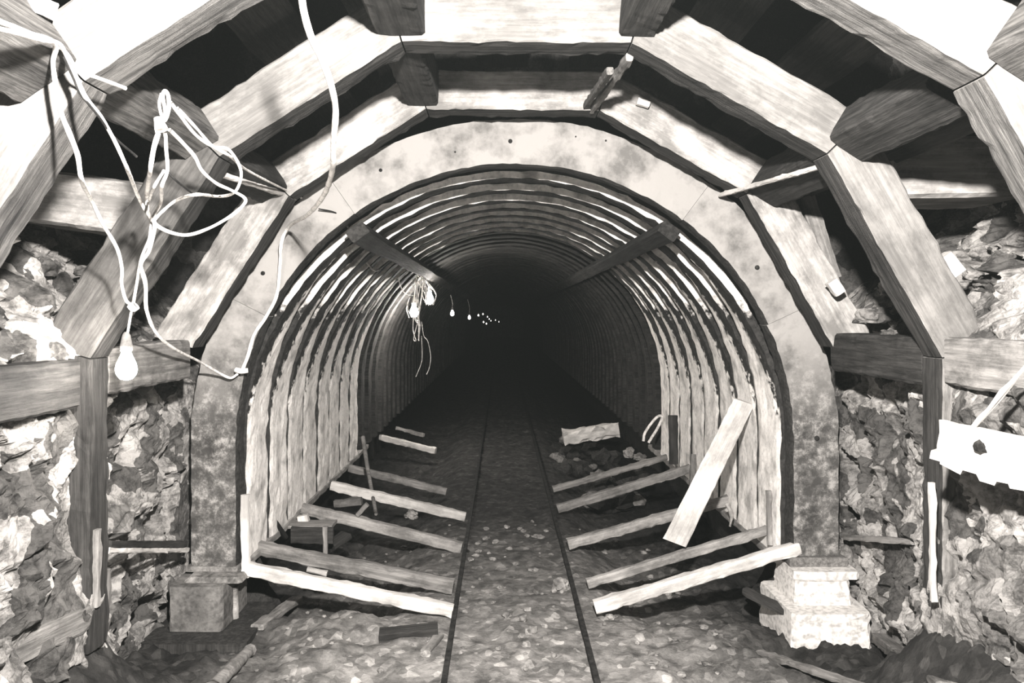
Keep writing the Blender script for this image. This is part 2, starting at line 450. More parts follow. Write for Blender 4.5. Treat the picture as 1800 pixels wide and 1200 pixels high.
# ---------------------------------------------------------------- tunnel lining behind the ribs
def horseshoe(R, zb, n=64):
    pts = [(CX-R, zb+(CZ-zb)*k/6) for k in range(6)]
    pts += [(CX-R*math.cos(math.pi*k/n), CZ+R*math.sin(math.pi*k/n)) for k in range(n+1)]
    pts += [(CX+R, CZ-(CZ-zb)*(k+1)/6) for k in range(6)]
    return pts
sec = horseshoe(1.60, -0.3, 60)
ys = [4.3+0.6*k for k in range(94)]
verts = [(x, y, z) for y in ys for (x, z) in sec]; n = len(sec)
faces = [(j*n+i, (j+1)*n+i, (j+1)*n+i+1, j*n+i+1) for j in range(len(ys)-1) for i in range(n-1)]
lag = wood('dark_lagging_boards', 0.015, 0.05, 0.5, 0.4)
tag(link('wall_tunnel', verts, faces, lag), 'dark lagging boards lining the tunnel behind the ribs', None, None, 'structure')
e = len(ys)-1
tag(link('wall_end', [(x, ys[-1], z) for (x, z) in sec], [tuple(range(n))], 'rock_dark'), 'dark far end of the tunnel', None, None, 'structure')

# ---------------------------------------------------------------- ribs
def ring(a0, a1, zb0, zb1, r0, r1, y0f, y1, rough, name, mat, parent=None, segs=90, origin=(0, 0, 0)):
    """bent rib between angle a0 and a1 (degrees, 0 = left springing, 180 = right), legs added when zb is given"""
    pts = []
    if zb0 is not None:
        for k in range(12): pts.append((-1, 0, zb0+(CZ-zb0)*k/12, 0))
    m = max(6, int(segs*(a1-a0)/180))
    for k in range(m+1):
        a = math.radians(a0+(a1-a0)*k/m); pts.append((-math.cos(a), math.sin(a), CZ, a))
    if zb1 is not None:
        for k in range(12): pts.append((1, 0, CZ-(CZ-zb1)*(k+1)/12, math.pi))
    sd = Vector((random.random()*40, 0, random.random()*40)); verts = []; prof = []
    nr_, ny_ = 3, (8 if name == 'tunnel_rib' else 4)
    for (cx, cz, zc, a) in pts:
        y0 = y0f(cz)
        ringp = []
        for k in range(ny_): ringp.append((r0, y0+(y1-y0)*k/ny_))
        for k in range(nr_): ringp.append((r0+(r1-r0)*k/nr_, y1))
        for k in range(ny_): ringp.append((r1, y1+(y0-y1)*k/ny_))
        for k in range(nr_): ringp.append((r1+(r0-r1)*k/nr_, y0))
        mr = (r0+r1)/2; my = (y0+y1)/2
        for idx, (r, y) in enumerate(ringp):
            edge = idx in (0, ny_, ny_+nr_, 2*ny_+nr_)
            P = Vector((CX+cx*r, y, zc+cz*r))
            j = (noise.noise(P*9+sd)*rough*1.3+noise.noise(P*32+sd)*rough*(1.4 if edge else 0.5))
            j2 = noise.noise(P*26+sd*2)*rough*(1.5 if edge else 0.3)
            dy = 1 if y > my else -1
            dr = 1 if r > mr else -1
            if edge: j -= 0.004*0 ; rr = r-dr*0.006
            else: rr = r
            verts.append((CX+cx*(rr+j), y+dy*j2-origin[1], zc+cz*(rr+j)))
    R = 2*(ny_+nr_); nP = len(pts); faces = []
    for i in range(nP-1):
        for k in range(R):
            faces.append((i*R+k, i*R+(k+1) % R, (i+1)*R+(k+1) % R, (i+1)*R+k))
    faces.append(tuple(reversed(range(R)))); faces.append(tuple((nP-1)*R+k for k in range(R)))
    o = link(name, verts, faces, mat)
    import bmesh
    bm = bmesh.new(); bm.from_mesh(o.data); bmesh.ops.recalc_face_normals(bm, faces=bm.faces); bm.to_mesh(o.data); bm.free()
    if name == 'arch_segment':   # shade of the inner curve put in as a darker wood
        o.data.materials.append(M['shade_tone'])
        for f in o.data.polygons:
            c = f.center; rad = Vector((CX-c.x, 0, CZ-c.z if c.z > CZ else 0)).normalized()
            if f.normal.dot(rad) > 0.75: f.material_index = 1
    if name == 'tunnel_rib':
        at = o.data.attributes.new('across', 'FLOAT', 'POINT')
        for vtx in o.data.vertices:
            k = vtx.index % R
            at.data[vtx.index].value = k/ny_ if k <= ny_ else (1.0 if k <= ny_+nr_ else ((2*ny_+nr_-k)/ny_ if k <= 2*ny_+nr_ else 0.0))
    if parent: o.parent = parent
    o.location = (0, origin[1]-(parent.location.y if parent else 0), 0)
    return o
# front arch of five bolted segments
arch = empty('arch_rib', (0, D, 0), 'broad pale segmented arch rib ringing the tunnel mouth, blotched at its feet', 'arch')
seg = [(0, 27, 0.262, None), (27, 55, None, None), (55, 127, None, None), (127, 155, None, None), (155, 180, None, 0.315)]
offs = [0.0, 0.006, 0.0, 0.008, 0.0]
for (a0, a1, z0, z1), of in zip(seg, offs):
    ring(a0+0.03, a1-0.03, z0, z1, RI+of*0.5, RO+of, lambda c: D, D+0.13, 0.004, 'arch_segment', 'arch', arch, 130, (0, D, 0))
def bolt(px, py, r=0.012):
    p = W(px, py, D-0.004)
    b = lathe('bolt_hole', [(r*0.5, 0), (r, 0.001), (r, 0.006)], (0, 0, 0), 'rust', None, 12)
    b.parent = arch; b.rotation_euler = (math.pi/2, 0, 0); b.location = (p.x, p.y-D+0.004, p.z)
for q in [(897, 248, .011), (669, 299, .009), (462, 480, .011), (1331, 470, .012), (800, 267, .005), (1065, 247, .005), (1436, 770, .013), (1012, 240, .004)]: bolt(*q)
# foot plates of the arch
o = longbeam('foot_plate', (-1.625, 0.235), (0.27, 0), (0, 0.028), D-0.01, D+0.2, 'mid', arch)
o = longbeam('foot_plate', (1.475, 0.262), (0.30, 0), (0, 0.05), D-0.02, D+0.2, 'grey', arch)

SP = 0.41
def wf(c): # ribs widen towards their feet
    return 0.13+0.25*(1-sstep(0.05, 0.95, c))
protos = [ring(0, 180, 0.245, 0.245, RI, RI+0.055, lambda c: D-wf(c), D, 0.006, 'tunnel_rib', 'shaded_rib', None, 90, (0, D, 0)) for _ in range(3)]
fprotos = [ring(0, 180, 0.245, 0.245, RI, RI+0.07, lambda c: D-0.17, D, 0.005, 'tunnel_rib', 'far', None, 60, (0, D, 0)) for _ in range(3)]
ords = ['first', 'second', 'third', 'fourth', 'fifth', 'sixth', 'seventh', 'eighth']
far_mats = []
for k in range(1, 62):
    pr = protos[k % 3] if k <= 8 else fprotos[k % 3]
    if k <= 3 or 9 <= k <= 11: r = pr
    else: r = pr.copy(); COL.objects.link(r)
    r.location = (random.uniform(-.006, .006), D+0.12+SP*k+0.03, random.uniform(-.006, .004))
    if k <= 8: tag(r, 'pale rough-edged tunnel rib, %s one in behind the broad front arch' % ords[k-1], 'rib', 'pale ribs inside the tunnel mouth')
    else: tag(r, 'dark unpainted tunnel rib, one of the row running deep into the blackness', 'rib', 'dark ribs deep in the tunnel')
# purlins running under the ribs
for sx, ang, lab in ((-1, 37.5, 'dark runner timber along the upper left of the tunnel vault'), (1, 37.0, 'dark runner timber along the upper right of the tunnel vault')):
    a = math.radians(ang); r = RI-0.075
    c = (CX+sx*math.sin(a)*r, CZ+math.cos(a)*r)
    t = (math.cos(a)*0.11, -sx*math.sin(a)*0.11); nrm = (sx*math.sin(a)*0.075, math.cos(a)*0.075)
    o = longbeam('runner_timber', (c[0]-t[0]/2, c[1]-t[1]/2), t, nrm, D+0.20, 26, 'dark', n=60)
    tag(o, lab, 'beam')

# ---------------------------------------------------------------- polygonal timber sets
PTS = [(-1.48, 0.33), (-1.48, 1.395), (-1.015, 2.12), (-0.36, 2.535), (0.466, 2.53), (1.17, 2.132), (1.583, 1.397), (1.583, 0.36)]
def off(pts, d):
    out = []
    for i, p in enumerate(pts):
        ns = []
        for a, b in ((i-1, i), (i, i+1)):
            if a < 0 or b >= len(pts): continue
            dx, dz = pts[b][0]-pts[a][0], pts[b][1]-pts[a][1]; l = math.hypot(dx, dz); ns.append((-dz/l, dx/l))
        if len(ns) == 1: out.append((p[0]+ns[0][0]*d, p[1]+ns[0][1]*d))
        else:
            mx, mz = ns[0][0]+ns[1][0], ns[0][1]+ns[1][1]; k = d*2/(mx*mx+mz*mz)
            out.append((p[0]+mx*k, p[1]+mz*k))
    return out
OUT = off(PTS, 0.19)
names = ['wall_post', 'inclined_post', 'roof_beam', 'crown_beam', 'roof_beam', 'inclined_post', 'wall_post']
where = ['left vertical post', 'left leaning post', 'left sloping roof timber', 'level crown timber', 'right sloping roof timber', 'right leaning post', 'right vertical post']
catn = ['post', 'post', 'beam', 'beam', 'beam', 'post', 'post']
setm = {0: ['grey'] + ['pale_smooth']*5 + ['grey'],
        1: ['dark', 'post', 'pale_smooth', 'pale_smooth', 'pale_smooth', 'pale_smooth', 'grey'],
        2: ['grey', 'pale', 'pale', 'pale', 'pale', 'pale', 'grey']}
setn = ['the nearest timber set', 'the middle timber set', 'the timber set against the arch']
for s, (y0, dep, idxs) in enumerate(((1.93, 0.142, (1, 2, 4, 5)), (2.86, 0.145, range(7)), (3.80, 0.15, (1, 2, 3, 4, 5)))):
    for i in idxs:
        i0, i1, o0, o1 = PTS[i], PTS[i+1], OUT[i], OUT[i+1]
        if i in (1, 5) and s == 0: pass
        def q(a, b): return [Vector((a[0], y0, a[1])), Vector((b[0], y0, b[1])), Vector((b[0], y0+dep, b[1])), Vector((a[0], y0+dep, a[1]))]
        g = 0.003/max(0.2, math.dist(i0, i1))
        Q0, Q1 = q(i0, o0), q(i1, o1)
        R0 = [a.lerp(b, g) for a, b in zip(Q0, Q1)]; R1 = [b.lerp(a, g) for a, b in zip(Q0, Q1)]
        o = loft(names[i], R0, R1, setm[s][i], rough=0.005, chamfer=0.035, side_mat=(3, 'hewn' if s == 0 else ('dark' if i in (0, 6) else 'hewn_dark')))  # inner side gets its own dark material
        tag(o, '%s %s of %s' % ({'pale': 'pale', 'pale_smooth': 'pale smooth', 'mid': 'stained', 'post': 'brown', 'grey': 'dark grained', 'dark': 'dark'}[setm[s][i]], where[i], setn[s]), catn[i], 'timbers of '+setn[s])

# spacers along the tunnel between the sets
kx, kz = (0.123, -0.08), (0.075, 0.12)
def mirror(v): return (-v[0], v[1])
def sp(corner, ux, uz, y0, y1, mat, label, nm='spacer_block', **kw):
    return tag(longbeam(nm, corner, ux, uz, y0, y1, mat, **kw), label, 'spacer timber')
sp((1.165, 2.185), (0.135, -0.088), (0.075, 0.12), 2.20, 2.855, 'hewn_dark', 'short dark mottled timber between nearest and middle sets at right shoulder')
sp((-1.01, 2.185), (-0.13, -0.075), (-0.075, 0.12), 2.08, 2.855, 'hewn', 'cracked timber between nearest and middle sets at left shoulder, under the wires')
sp((1.165, 2.15), (0.14, -0.09), (0.10, 0.15), 3.01, 3.795, 'dark', 'dark timber behind the right shoulder of the middle set, beside the pale stick')
sp((-1.01, 2.16), (-0.14, -0.08), (-0.09, 0.13), 3.01, 3.795, 'dark', 'dark timber behind the left shoulder of the middle set')
sp((1.165, 2.18), (0.15, -0.10), (0.11, 0.16), 1.15, 1.925, 'hewn', 'rough grey timber end in the upper right corner of the photo')
sp((-1.02, 2.16), (-0.15, -0.10), (-0.11, 0.16), 1.15, 1.925, 'hewn', 'rough grey timber end in the upper left of the photo')
sp((-0.455, 2.555), (0.18, 0.0), (0, 0.2), 2.09, 2.855, 'dark', 'dark block on top left joint of the middle timber set')
sp((0.415, 2.55), (0.14, -0.0), (0.02, 0.2), 2.09, 2.855, 'hewn_dark', 'dark mottled block on top right joint of the middle timber set')
sp((-0.46, 2.55), (0.16, 0.0), (0, 0.18), 3.02, 3.795, 'dark', 'almost black block on top left joint behind the middle set')
# side runners at the lower knees
sp((1.585, 1.30), (0.17, 0), (0, 0.175), 2.0, 2.855, 'mid', 'pale grey side timber at far right under the rubble', 'side_runner')
sp((1.585, 1.285), (0.16, 0), (0, 0.185), 3.01, 3.84, 'hewn_dark', 'dark side timber between arch and right post, under the rubble', 'side_runner')
sp((-1.482, 1.225), (-0.17, 0), (0, 0.175), 2.0, 2.80, 'dark', 'dark end-grained side timber at the left edge among rocks', 'side_runner')
sp((-1.482, 1.25), (-0.16, 0), (0, 0.185), 3.01, 3.79, 'grey', 'side timber right behind the glowing bulb on the left', 'side_runner')
# blocking boards outside the leaning posts
o = stick('blocking_board', (1.50, 3.25, 2.12), (2.02, 3.25, 2.13), 0.4, 0.24, 'pale'); tag(o, 'pale level blocking board behind the right shoulder', 'board')
o = stick('blocking_board', (-1.36, 3.22, 1.955), (-1.86, 3.22, 2.02), 0.4, 0.21, 'pale'); tag(o, 'pale tilted blocking board behind the left shoulder, above white rocks', 'board')
# poling boards up in the dark roof
pol = [((-0.95, 2.55), (0.2, 0.11)), ((-0.62, 2.77), (0.2, 0.1)), ((-0.1, 2.86), (0.24, 0)), ((0.35, 2.86), (0.22, 0)), ((0.75, 2.76), (0.2, -0.12)), ((1.1, 2.55), (0.18, -0.11)), ((1.38, 2.3), (0.13, -0.17))]
for (c, u) in pol:
    o = longbeam('poling_board', c, u, (-u[1]*0.25, u[0]*0.25), 1.2, 4.2, 'dark', n=20)
    tag(o, 'dark poling board lying along the roof above the timber sets', 'board', 'poling boards over the sets')

# slender struts and sticks
def st(name, a, b, w_, h_, mat, label, cat='stick', **kw):
    return tag(stick(name, a, b, w_, h_, mat, **kw), label, cat)
st('strut', W(1445, 292, 2.98), W(1266, 343, 4.05), 0.022, 0.022, 'white', 'thin white stick from right shoulder to the arch', 'strut')
st('strut', W(378, 303, 2.98), W(520, 348, 4.05), 0.024, 0.024, 'white', 'thin white stick from left shoulder to the arch', 'strut')
st('strut', W(1107, 100, 2.98), W(1040, 194, 3.85), 0.030, 0.035, 'mid', 'pale round-edged stick at the crown, the right one of a pair', 'strut')
st('strut', W(1072, 125, 3.05), W(1029, 188, 3.83), 0.030, 0.03, 'grey', 'dark stick at the crown, the left one of a pair', 'strut')
st('wedge', W(1120, 178, 3.76), W(1141, 185, 3.76), 0.04, 0.03, 'white', 'small pale wedge nailed on the right roof timber', 'wedge')
st('post_cleat', W(1638, 848, 2.84), W(1641, 1056, 2.84), 0.022, 0.022, 'white', 'slim white upright stick against the right vertical post', 'stick')
st('post_cleat', W(171, 930, 2.90), W(168, 1066, 2.90), 0.026, 0.026, 'mid', 'short upright stick against the left vertical post', 'stick')
st('cross_stick', W(187, 968, 3.05), W(329, 967, 4.06), 0.022, 0.022, 'white', 'level white stick between left post and arch foot', 'stick')
st('cross_stick', W(190, 958, 3.15), W(325, 956, 4.08), 0.03, 0.035, 'dark', 'dark rail just above the level white stick', 'stick')
st('cross_stick', W(1486, 944, 4.08), W(1605, 952, 3.45), 0.03, 0.03, 'mid', 'level stick from the right arch foot to the rock', 'stick')
st('upright_stick', W(190, 1000, 3.1), W(187, 1108, 3.15), 0.02, 0.02, 'grey', 'thin grey upright beside the left post foot', 'stick')
st('wedge', W(1656, 450, 3.0), W(1680, 482, 3.0), 0.06, 0.06, 'white', 'small white wood block on the rubble beside right leaning post', 'wedge')
st('wedge', W(1460, 494, 3.7), W(1476, 516, 3.7), 0.05, 0.05, 'white', 'small white wood block behind the arch, on the right rubble', 'wedge')
st('board_end', W(20, -5, 1.90), W(85, 15, 1.88), 0.05, 0.04, 'white', 'white board end on the nearest left roof timber', 'board')
st('splinter_board', W(1375, 360, 3.98), W(1400, 480, 3.98), 0.02, 0.10, 'pale', 'pale splintered board behind the upper right of the arch', 'board')
st('splinter_board', W(1418, 345, 3.9), W(1465, 490, 3.9), 0.02, 0.08, 'mid', 'grey splintered board right of the pale one', 'board')

# ---------------------------------------------------------------- floor struts inside the arch
bars = [('L', (428, 997), (796, 1073), 4.12, 4.10, 0.075, 'white', 'nearest left floor strut, thick and white'),
        ('L', (452, 962), (797, 1030), 4.50, 4.44, 0.085, 'mid', 'grimy floor strut, second on the left'),
        ('L', (532, 893), (812, 962), 5.35, 5.25, 0.080, 'pale', 'pale worn floor strut, third on the left'),
        ('L', (582, 853), (818, 908), 6.0, 6.0, 0.080, 'white', 'white floor strut, fourth on the left, ending square at rail'),
        ('L', (614, 822), (785, 864), 6.9, 6.8, 0.07, 'mid', 'dull floor strut, fifth on the left'),
        ('L', (668, 768), (766, 792), 9.2, 9.0, 0.075, 'white', 'short bright strut far in on the left'),
        ('L', (697, 752), (745, 765), 10.6, 10.4, 0.05, 'pale', 'smallest pale strut furthest in on the left'),
        ('R', (1404, 962), (1045, 1066), 4.12, 4.10, 0.075, 'white', 'nearest right floor strut, thick and white'),
        ('R', (1352, 930), (1032, 1025), 4.50, 4.44, 0.060, 'pale', 'thin pale floor strut, second on the right'),
        ('R', (1282, 878), (998, 956), 5.30, 5.2, 0.075, 'pale', 'floor strut passing under the leaning plank on the right'),
        ('R', (1214, 823), (980, 894), 6.1, 6.1, 0.075, 'mid', 'dusty floor strut behind the leaning plank'),
        ('R', (1172, 803), (972, 860), 6.9, 6.8, 0.06, 'mid', 'mud-caked floor strut, fifth on the right')]
for (sd_, a, b, ya, yb, th, mt, lab) in bars:
    st('floor_strut', W(a[0], a[1], ya), W(b[0], b[1], yb), th*0.8, th*0.88, mt, lab, 'strut', rough=0.005)
# toe boards along the rib feet
for sx, lab in ((-1, 'pale sill board under the left rib feet'), (1, 'pale sill board under the right rib feet')):
    x = CX+sx*(RI-0.01)
    o = longbeam('sill_board', (x, 0.20), (sx*0.12, 0), (0, 0.045), D+0.2, 8.1, 'pale', n=60); tag(o, lab, 'board')

# leaning plank and sticks inside
def plank4(name, c, thick, mat, label, cat='plank', **kw):
    """c: four px corners with depth: end A two corners, end B two corners"""
    A0, A1, B0, B1 = [W(*q) for q in c]
    d = Vector((0.35*thick, thick, 0))
    return tag(loft(name, [A0, A1, A1+d, A0+d], [B0, B1, B1+d, B0+d], mat, rough=0.003, **kw), label, cat)
plank4('plank', [(1290, 700, 4.75), (1326, 712, 4.75), (1165, 946, 4.42), (1206, 962, 4.42)], 0.05, 'white', 'broad white plank leaning against the right ribs')
st('prop_stick', W(1351, 862, 4.35), W(1353, 957, 4.35), 0.028, 0.028, 'pale', 'short pale upright stick right of the leaning plank', 'stick')
st('prop_stick', W(1245, 650, 5.9), W(1275, 760, 5.7), 0.05, 0.03, 'grey', 'grey slat leaning behind the top of the white plank', 'stick')
st('prop_stick', W(1183, 730, 6.4), W(1184, 815, 6.4), 0.07, 0.05, 'dark', 'dark upright stub against the pale ribs on the right', 'stick')
st('prop_stick', W(1219, 798, 5.8), W(1216, 862, 5.75), 0.04, 0.04, 'grey', 'short grey upright stub at the strut end on the right', 'stick')
plank4('plank', [(421, 870, 4.10), (434, 870, 4.10), (423, 1016, 4.09), (436, 1016, 4.09)], 0.03, 'white', 'narrow white upright board at the left arch foot')
st('iron_bar', W(461, 888, 4.75), W(502, 944, 4.9), 0.04, 0.03, 'black_cord', 'short black bar leaning on the left ribs', 'bar')
o = tube('pole', [W(638, 768, 6.6), W(645, 815, 6.4), W(653, 860, 6.1), W(661, 903, 5.7)], 0.018, 'mid', r1=0.013); tag(o, 'thin crooked pole standing across the left floor struts', 'pole')
# timber box and scraps under the left struts
bx = empty('wooden_box', W(545, 990, 4.9), 'low dark wooden box under the left floor struts', 'box')
c = W(548, 945, 4.9)
stick('box_board', W(512, 940, 4.85), W(586, 940, 4.85), 0.03, 0.10, 'dark', bx); stick('box_board', W(512, 921, 4.95), W(588, 921, 4.95), 0.16, 0.02, 'mid', bx)
stick('box_post', W(572, 925, 4.84), W(572, 975, 4.84), 0.03, 0.03, 'mid', bx)
st('wedge', W(532, 905, 5.0), W(538, 934, 5.0), 0.07, 0.05, 'white', 'small white wedge standing on the dark box', 'wedge')
st('wood_scrap', W(628, 905, 5.3), W(646, 886, 5.3), 0.04, 0.03, 'pale', 'small pale wood scrap standing on the third left strut', 'scrap')
st('wood_scrap', W(588, 885, 5.6), W(636, 880, 5.6), 0.06, 0.05, 'grey', 'dark block lying behind the third left strut', 'block')
st('wood_scrap', W(580, 960, 5.0), W(610, 940, 5.1), 0.10, 0.04, 'dark', 'dark slab tipped beside the wooden box', 'block')
st('wood_scrap', W(540, 1000, 4.3), W(575, 1008, 4.3), 0.03, 0.03, 'pale', 'little pale chip on the nearest left strut', 'scrap')

# ---------------------------------------------------------------- pedestals
pl = empty('pedestal', W(345, 1125, 3.95), 'grey concrete pedestal block under the left arch foot', 'pedestal')
def pbox(name, x0, x1, y0, y1, z0, z1, mat, parent, tx=0.0, ty=0.0, rough=0.005):
    q0 = [Vector((x0, y0, z0)), Vector((x1, y0, z0)), Vector((x1, y1, z0)), Vector((x0, y1, z0))]
    q1 = [Vector((x0+tx, y0+ty, z1)), Vector((x1-tx, y0+ty, z1)), Vector((x1-tx, y1-ty, z1)), Vector((x0+tx, y1-ty, z1))]
    return loft(name, q0, q1, mat, parent, n=10, rough=rough, chamfer=0.05)
pbox('pedestal_block', -1.65, -1.375, 3.92, 4.33, -0.005, 0.215, 'concrete', pl)
pbox('pedestal_slab', -1.73, -1.22, 3.78, 4.35, -0.12, -0.01, 'dark', pl)
pbox('mortar_pad', -1.60, -1.30, 3.98, 4.30, 0.212, 0.238, 'stone', pl, 0.02, 0.02, 0.008)
pr_ = empty('pedestal', W(1458, 1150, 3.8), 'stepped white concrete pedestal under the right arch foot', 'pedestal')
pbox('pedestal_block', 1.455, 1.755, 3.96, 4.30, 0.10, 0.225, 'white_concrete', pr_, 0.012, 0.012)
pbox('pedestal_base', 1.40, 1.80, 3.84, 4.34, -0.16, 0.11, 'white_concrete', pr_, 0.0, 0.0, 0.010)
pbox('pedestal_cap', 1.47, 1.80, 4.0, 4.33, 0.225, 0.264, 'white_concrete', pr_)
rp = tube('round_peg', [W(412, 1030, 4.1), W(413, 1086, 4.1)], 0.02, 'pale', curve=False); tag(rp, 'short pale round peg right of the left pedestal', 'peg')

# ---------------------------------------------------------------- rails
for (px, lab) in ((783, 'left dark iron rail along the trackway'), (1047, 'right dark iron rail along the trackway')):
    x0 = (px-VX)/645.0*H
    prof = [(-0.035, 0), (0.035, 0), (0.035, 0.008), (0.008, 0.014), (0.008, 0.045), (0.012, 0.05), (0.012, 0.066), (-0.012, 0.066), (-0.012, 0.05), (-0.008, 0.045), (-0.008, 0.014), (-0.035, 0.008)]
    ys = [2.4]+[3.0+0.6*k for k in range(60)]
    verts = [(x0+px_+0.008*noise.noise(Vector((x0*9, y*0.6, 0)))-x0, y-3, pz+0.006) for y in ys for (px_, pz) in prof]
    n = len(prof); faces = [(j*n+i, j*n+(i+1) % n, (j+1)*n+(i+1) % n, (j+1)*n+i) for j in range(len(ys)-1) for i in range(n)]
    faces += [tuple(reversed(range(n))), tuple((len(ys)-1)*n+k for k in range(n))]
    o = link('rail', verts, faces, 'rust'); o.location = (x0, 3, -0.03); tag(o, lab, 'rail')

# ---------------------------------------------------------------- loose timbers on the floor
def on(px, Y, dz=0.0):
    x = (px-VX)*Y/F; return Vector((x, Y, ground(x, Y)+dz))
st('split_log', G(667, 1117, .02), G(770, 1107, .02), 0.10, 0.05, 'dark', 'dark split log lying left of the left rail', 'log')
st('wood_scrap', G(748, 1145, .01), G(772, 1116, .012), 0.05, 0.02, 'mid', 'small flat scrap between the split log and rail', 'scrap')
o = tube('round_log', [G(372, 1212, .03), G(400, 1182, .03), G(440, 1142, .03)], 0.035, 'mid', r1=0.028, wob=0.3); tag(o, 'pale round log end at the bottom left on the dirt', 'log')
st('plank', G(452, 1102, .02), G(522, 1052, .05), 0.07, 0.03, 'mid', 'dirty plank slanting under the left floor strut', 'plank')
st('plank', W(1310, 1038, 4.2), W(1392, 1080, 3.95), 0.05, 0.04, 'dark', 'dark plank slanting into the white pedestal', 'plank')
st('plank', G(1335, 1146, .012), G(1530, 1212, .02), 0.05, 0.025, 'mid', 'pale lath lying at the bottom right of the floor', 'plank')
st('plank', G(1545, 1122, .02), G(1665, 1212, .03), 0.07, 0.05, 'grey', 'dark plank on the dirt right of the white pedestal', 'plank')
st('plank', G(1655, 1095, .02), G(1770, 1165, .02), 0.016, 0.016, 'grey', 'thin dark lath along the foot of the right rock wall', 'plank')
st('plank', W(20, 1148, 2.5), W(150, 1085, 2.85), 0.04, 0.09, 'grey', 'dirty board along the foot of the left rock wall', 'plank')

# white chute box at the right edge
def chute():
    e = empty('white_trough', W(1720, 830, 2.35), 'bright white tilted trough with notched lower edge at the right edge', 'trough')
    pts = [(1655, 745), (1700, 752), (1820, 778), (1820, 866), (1775, 858), (1772, 850), (1752, 846), (1748, 853), (1722, 845), (1716, 833), (1692, 826), (1688, 834), (1652, 815)]
    y0 = 2.45; fr = [W(x, y, y0-(x-1650)*0.0012) for x, y in pts]; bk = [v+Vector((0.05, 0.045, 0)) for v in fr]
    n = len(pts); faces = [tuple(range(n)), tuple(reversed(range(n, 2*n)))]+[(i, n+i, n+(i+1) % n, (i+1) % n) for i in range(n)]
    link('front_board', fr+bk, faces, 'white', e)
    a = fr[0]; b = fr[2]
    stick('bottom_board', fr[12]+Vector((0.06, 0.1, 0.02)), fr[3]+Vector((0.06, 0.1, 0.02)), 0.16, 0.03, 'white', e)
    stick('end_board', fr[0]+Vector((0.05, 0.02, 0)), fr[12]+Vector((0.05, 0.02, 0)), 0.14, 0.025, 'white', e, up=Vector((1, 0, 0)))
    rock('soot_lump', W(1722, 785, y0-0.10), 0.018, 0.012, 0.02, 'rust', parent=None, sub=2)
chute()
o = bpy.data.objects['soot_lump']; tag(o, 'small black lump stuck on the white trough', 'lump')
st('lath', W(1806, 640, 2.25), W(1712, 750, 2.42), 0.012, 0.012, 'white', 'thin pale lath leaning above the white trough', 'stick')

# ---------------------------------------------------------------- rubble and stones
def rocks():
    lst = [
           (1105, 797, 7.2, .05, .05, .05, 'stone', 'pale round stone left of the two by the right strut'),
           (1125, 803, 7.1, .06, .05, .035, 'stone', 'pale flat stone right of the round one by the right strut'),
           (724, 905, 5.6, .045, .045, .035, 'stone', 'lone pale stone between third and fourth left struts'),
           (1040, 945, 5.4, .04, .03, .02, 'stone', 'small pale stone just right of the right rail'),
           (945, 943, 5.6, .04, .03, .015, 'stone', 'pale flat chip between the rails'),
           (985, 1030, 4.5, .06, .05, .04, 'stone', 'pale lump touching the right rail on its inner side')]
    for (px, py, Y, a, b, c_, m, lab) in lst:
        p = W(px, py, Y); rock('loose_stone', p, a, b, c_, m, lab)
    tag(stick('stone_slab', W(990, 768, 8.3), W(1086, 755, 8.3), 0.22, 0.15, 'white', rough=0.035, n=12), 'large pale broken slab on the rubble heap at right in the tunnel', 'slab')
    # heap on the right and rubble on the ledges: countable stones
    for k in range(40):
        Y = random.uniform(6.6, 10.5); x = random.uniform(0.6, 1.35); r = random.uniform(.04, .13)
        rock('rubble_stone', (x, Y, ground(x, Y)+r*0.3+(x-0.75)*0.25), r, r, r*0.7, random.choice(['dark', 'grey', 'dark', 'dark']), 'dusty stone in the rubble heap on the right inside the tunnel', 'stone', 'rubble heap in the tunnel', 2)
    for k in range(150):
        Y = random.uniform(3.35, 6.0); x = random.choice([random.uniform(-1.1, -0.32), random.uniform(0.42, 1.1), random.uniform(-0.2, 0.33)])
        r = random.uniform(.008, .026)
        rock('pebble', (x, Y, ground(x, Y)+r*0.3), r, r*0.9, r*0.6, 'stone', 'small pebble lying on the dirt floor', 'pebble', 'pebbles on the floor', 2)
    # lumps over the side runners behind the leaning posts
    for side, bx_ in ((-1, -1.56), (1, 1.66)):
        for k in range(26):
            Y = random.choice([random.uniform(2.2, 2.85), random.uniform(3.1, 3.9)]); r = random.uniform(.02, .06)
            z = 1.47+random.uniform(0, 0.28); x = bx_+side*((z-1.47)*0.7+random.uniform(0, .12))
            rock('ledge_rock', (x, Y, z), r, r*1.3, r*0.8, 'rock', 'broken rock piled on the %s side timber ledge' % ('left' if side < 0 else 'right'), 'rock', 'rocks on the %s ledge' % ('left' if side < 0 else 'right'), 3)
rocks()

# rag and wire scraps on the right ribs
o = tube('rag', [W(1279, 886, 5.0), W(1286, 905, 4.95), W(1283, 925, 4.95)], 0.016, 'cloth', r1=0.006, wob=0.8); tag(o, 'small pale rag hanging from the right sill', 'rag')
o = tube('bent_hose', [W(1131, 775, 7.0), W(1134, 760, 7.0), W(1148, 740, 7.0), W(1158, 731, 7.0), W(1164, 734, 7.0), W(1156, 752, 7.0), W(1146, 768, 7.0), W(1140, 778, 7.0)], 0.012, 'cable'); tag(o, 'looped pale hose beside the dark stub on the right', 'hose')

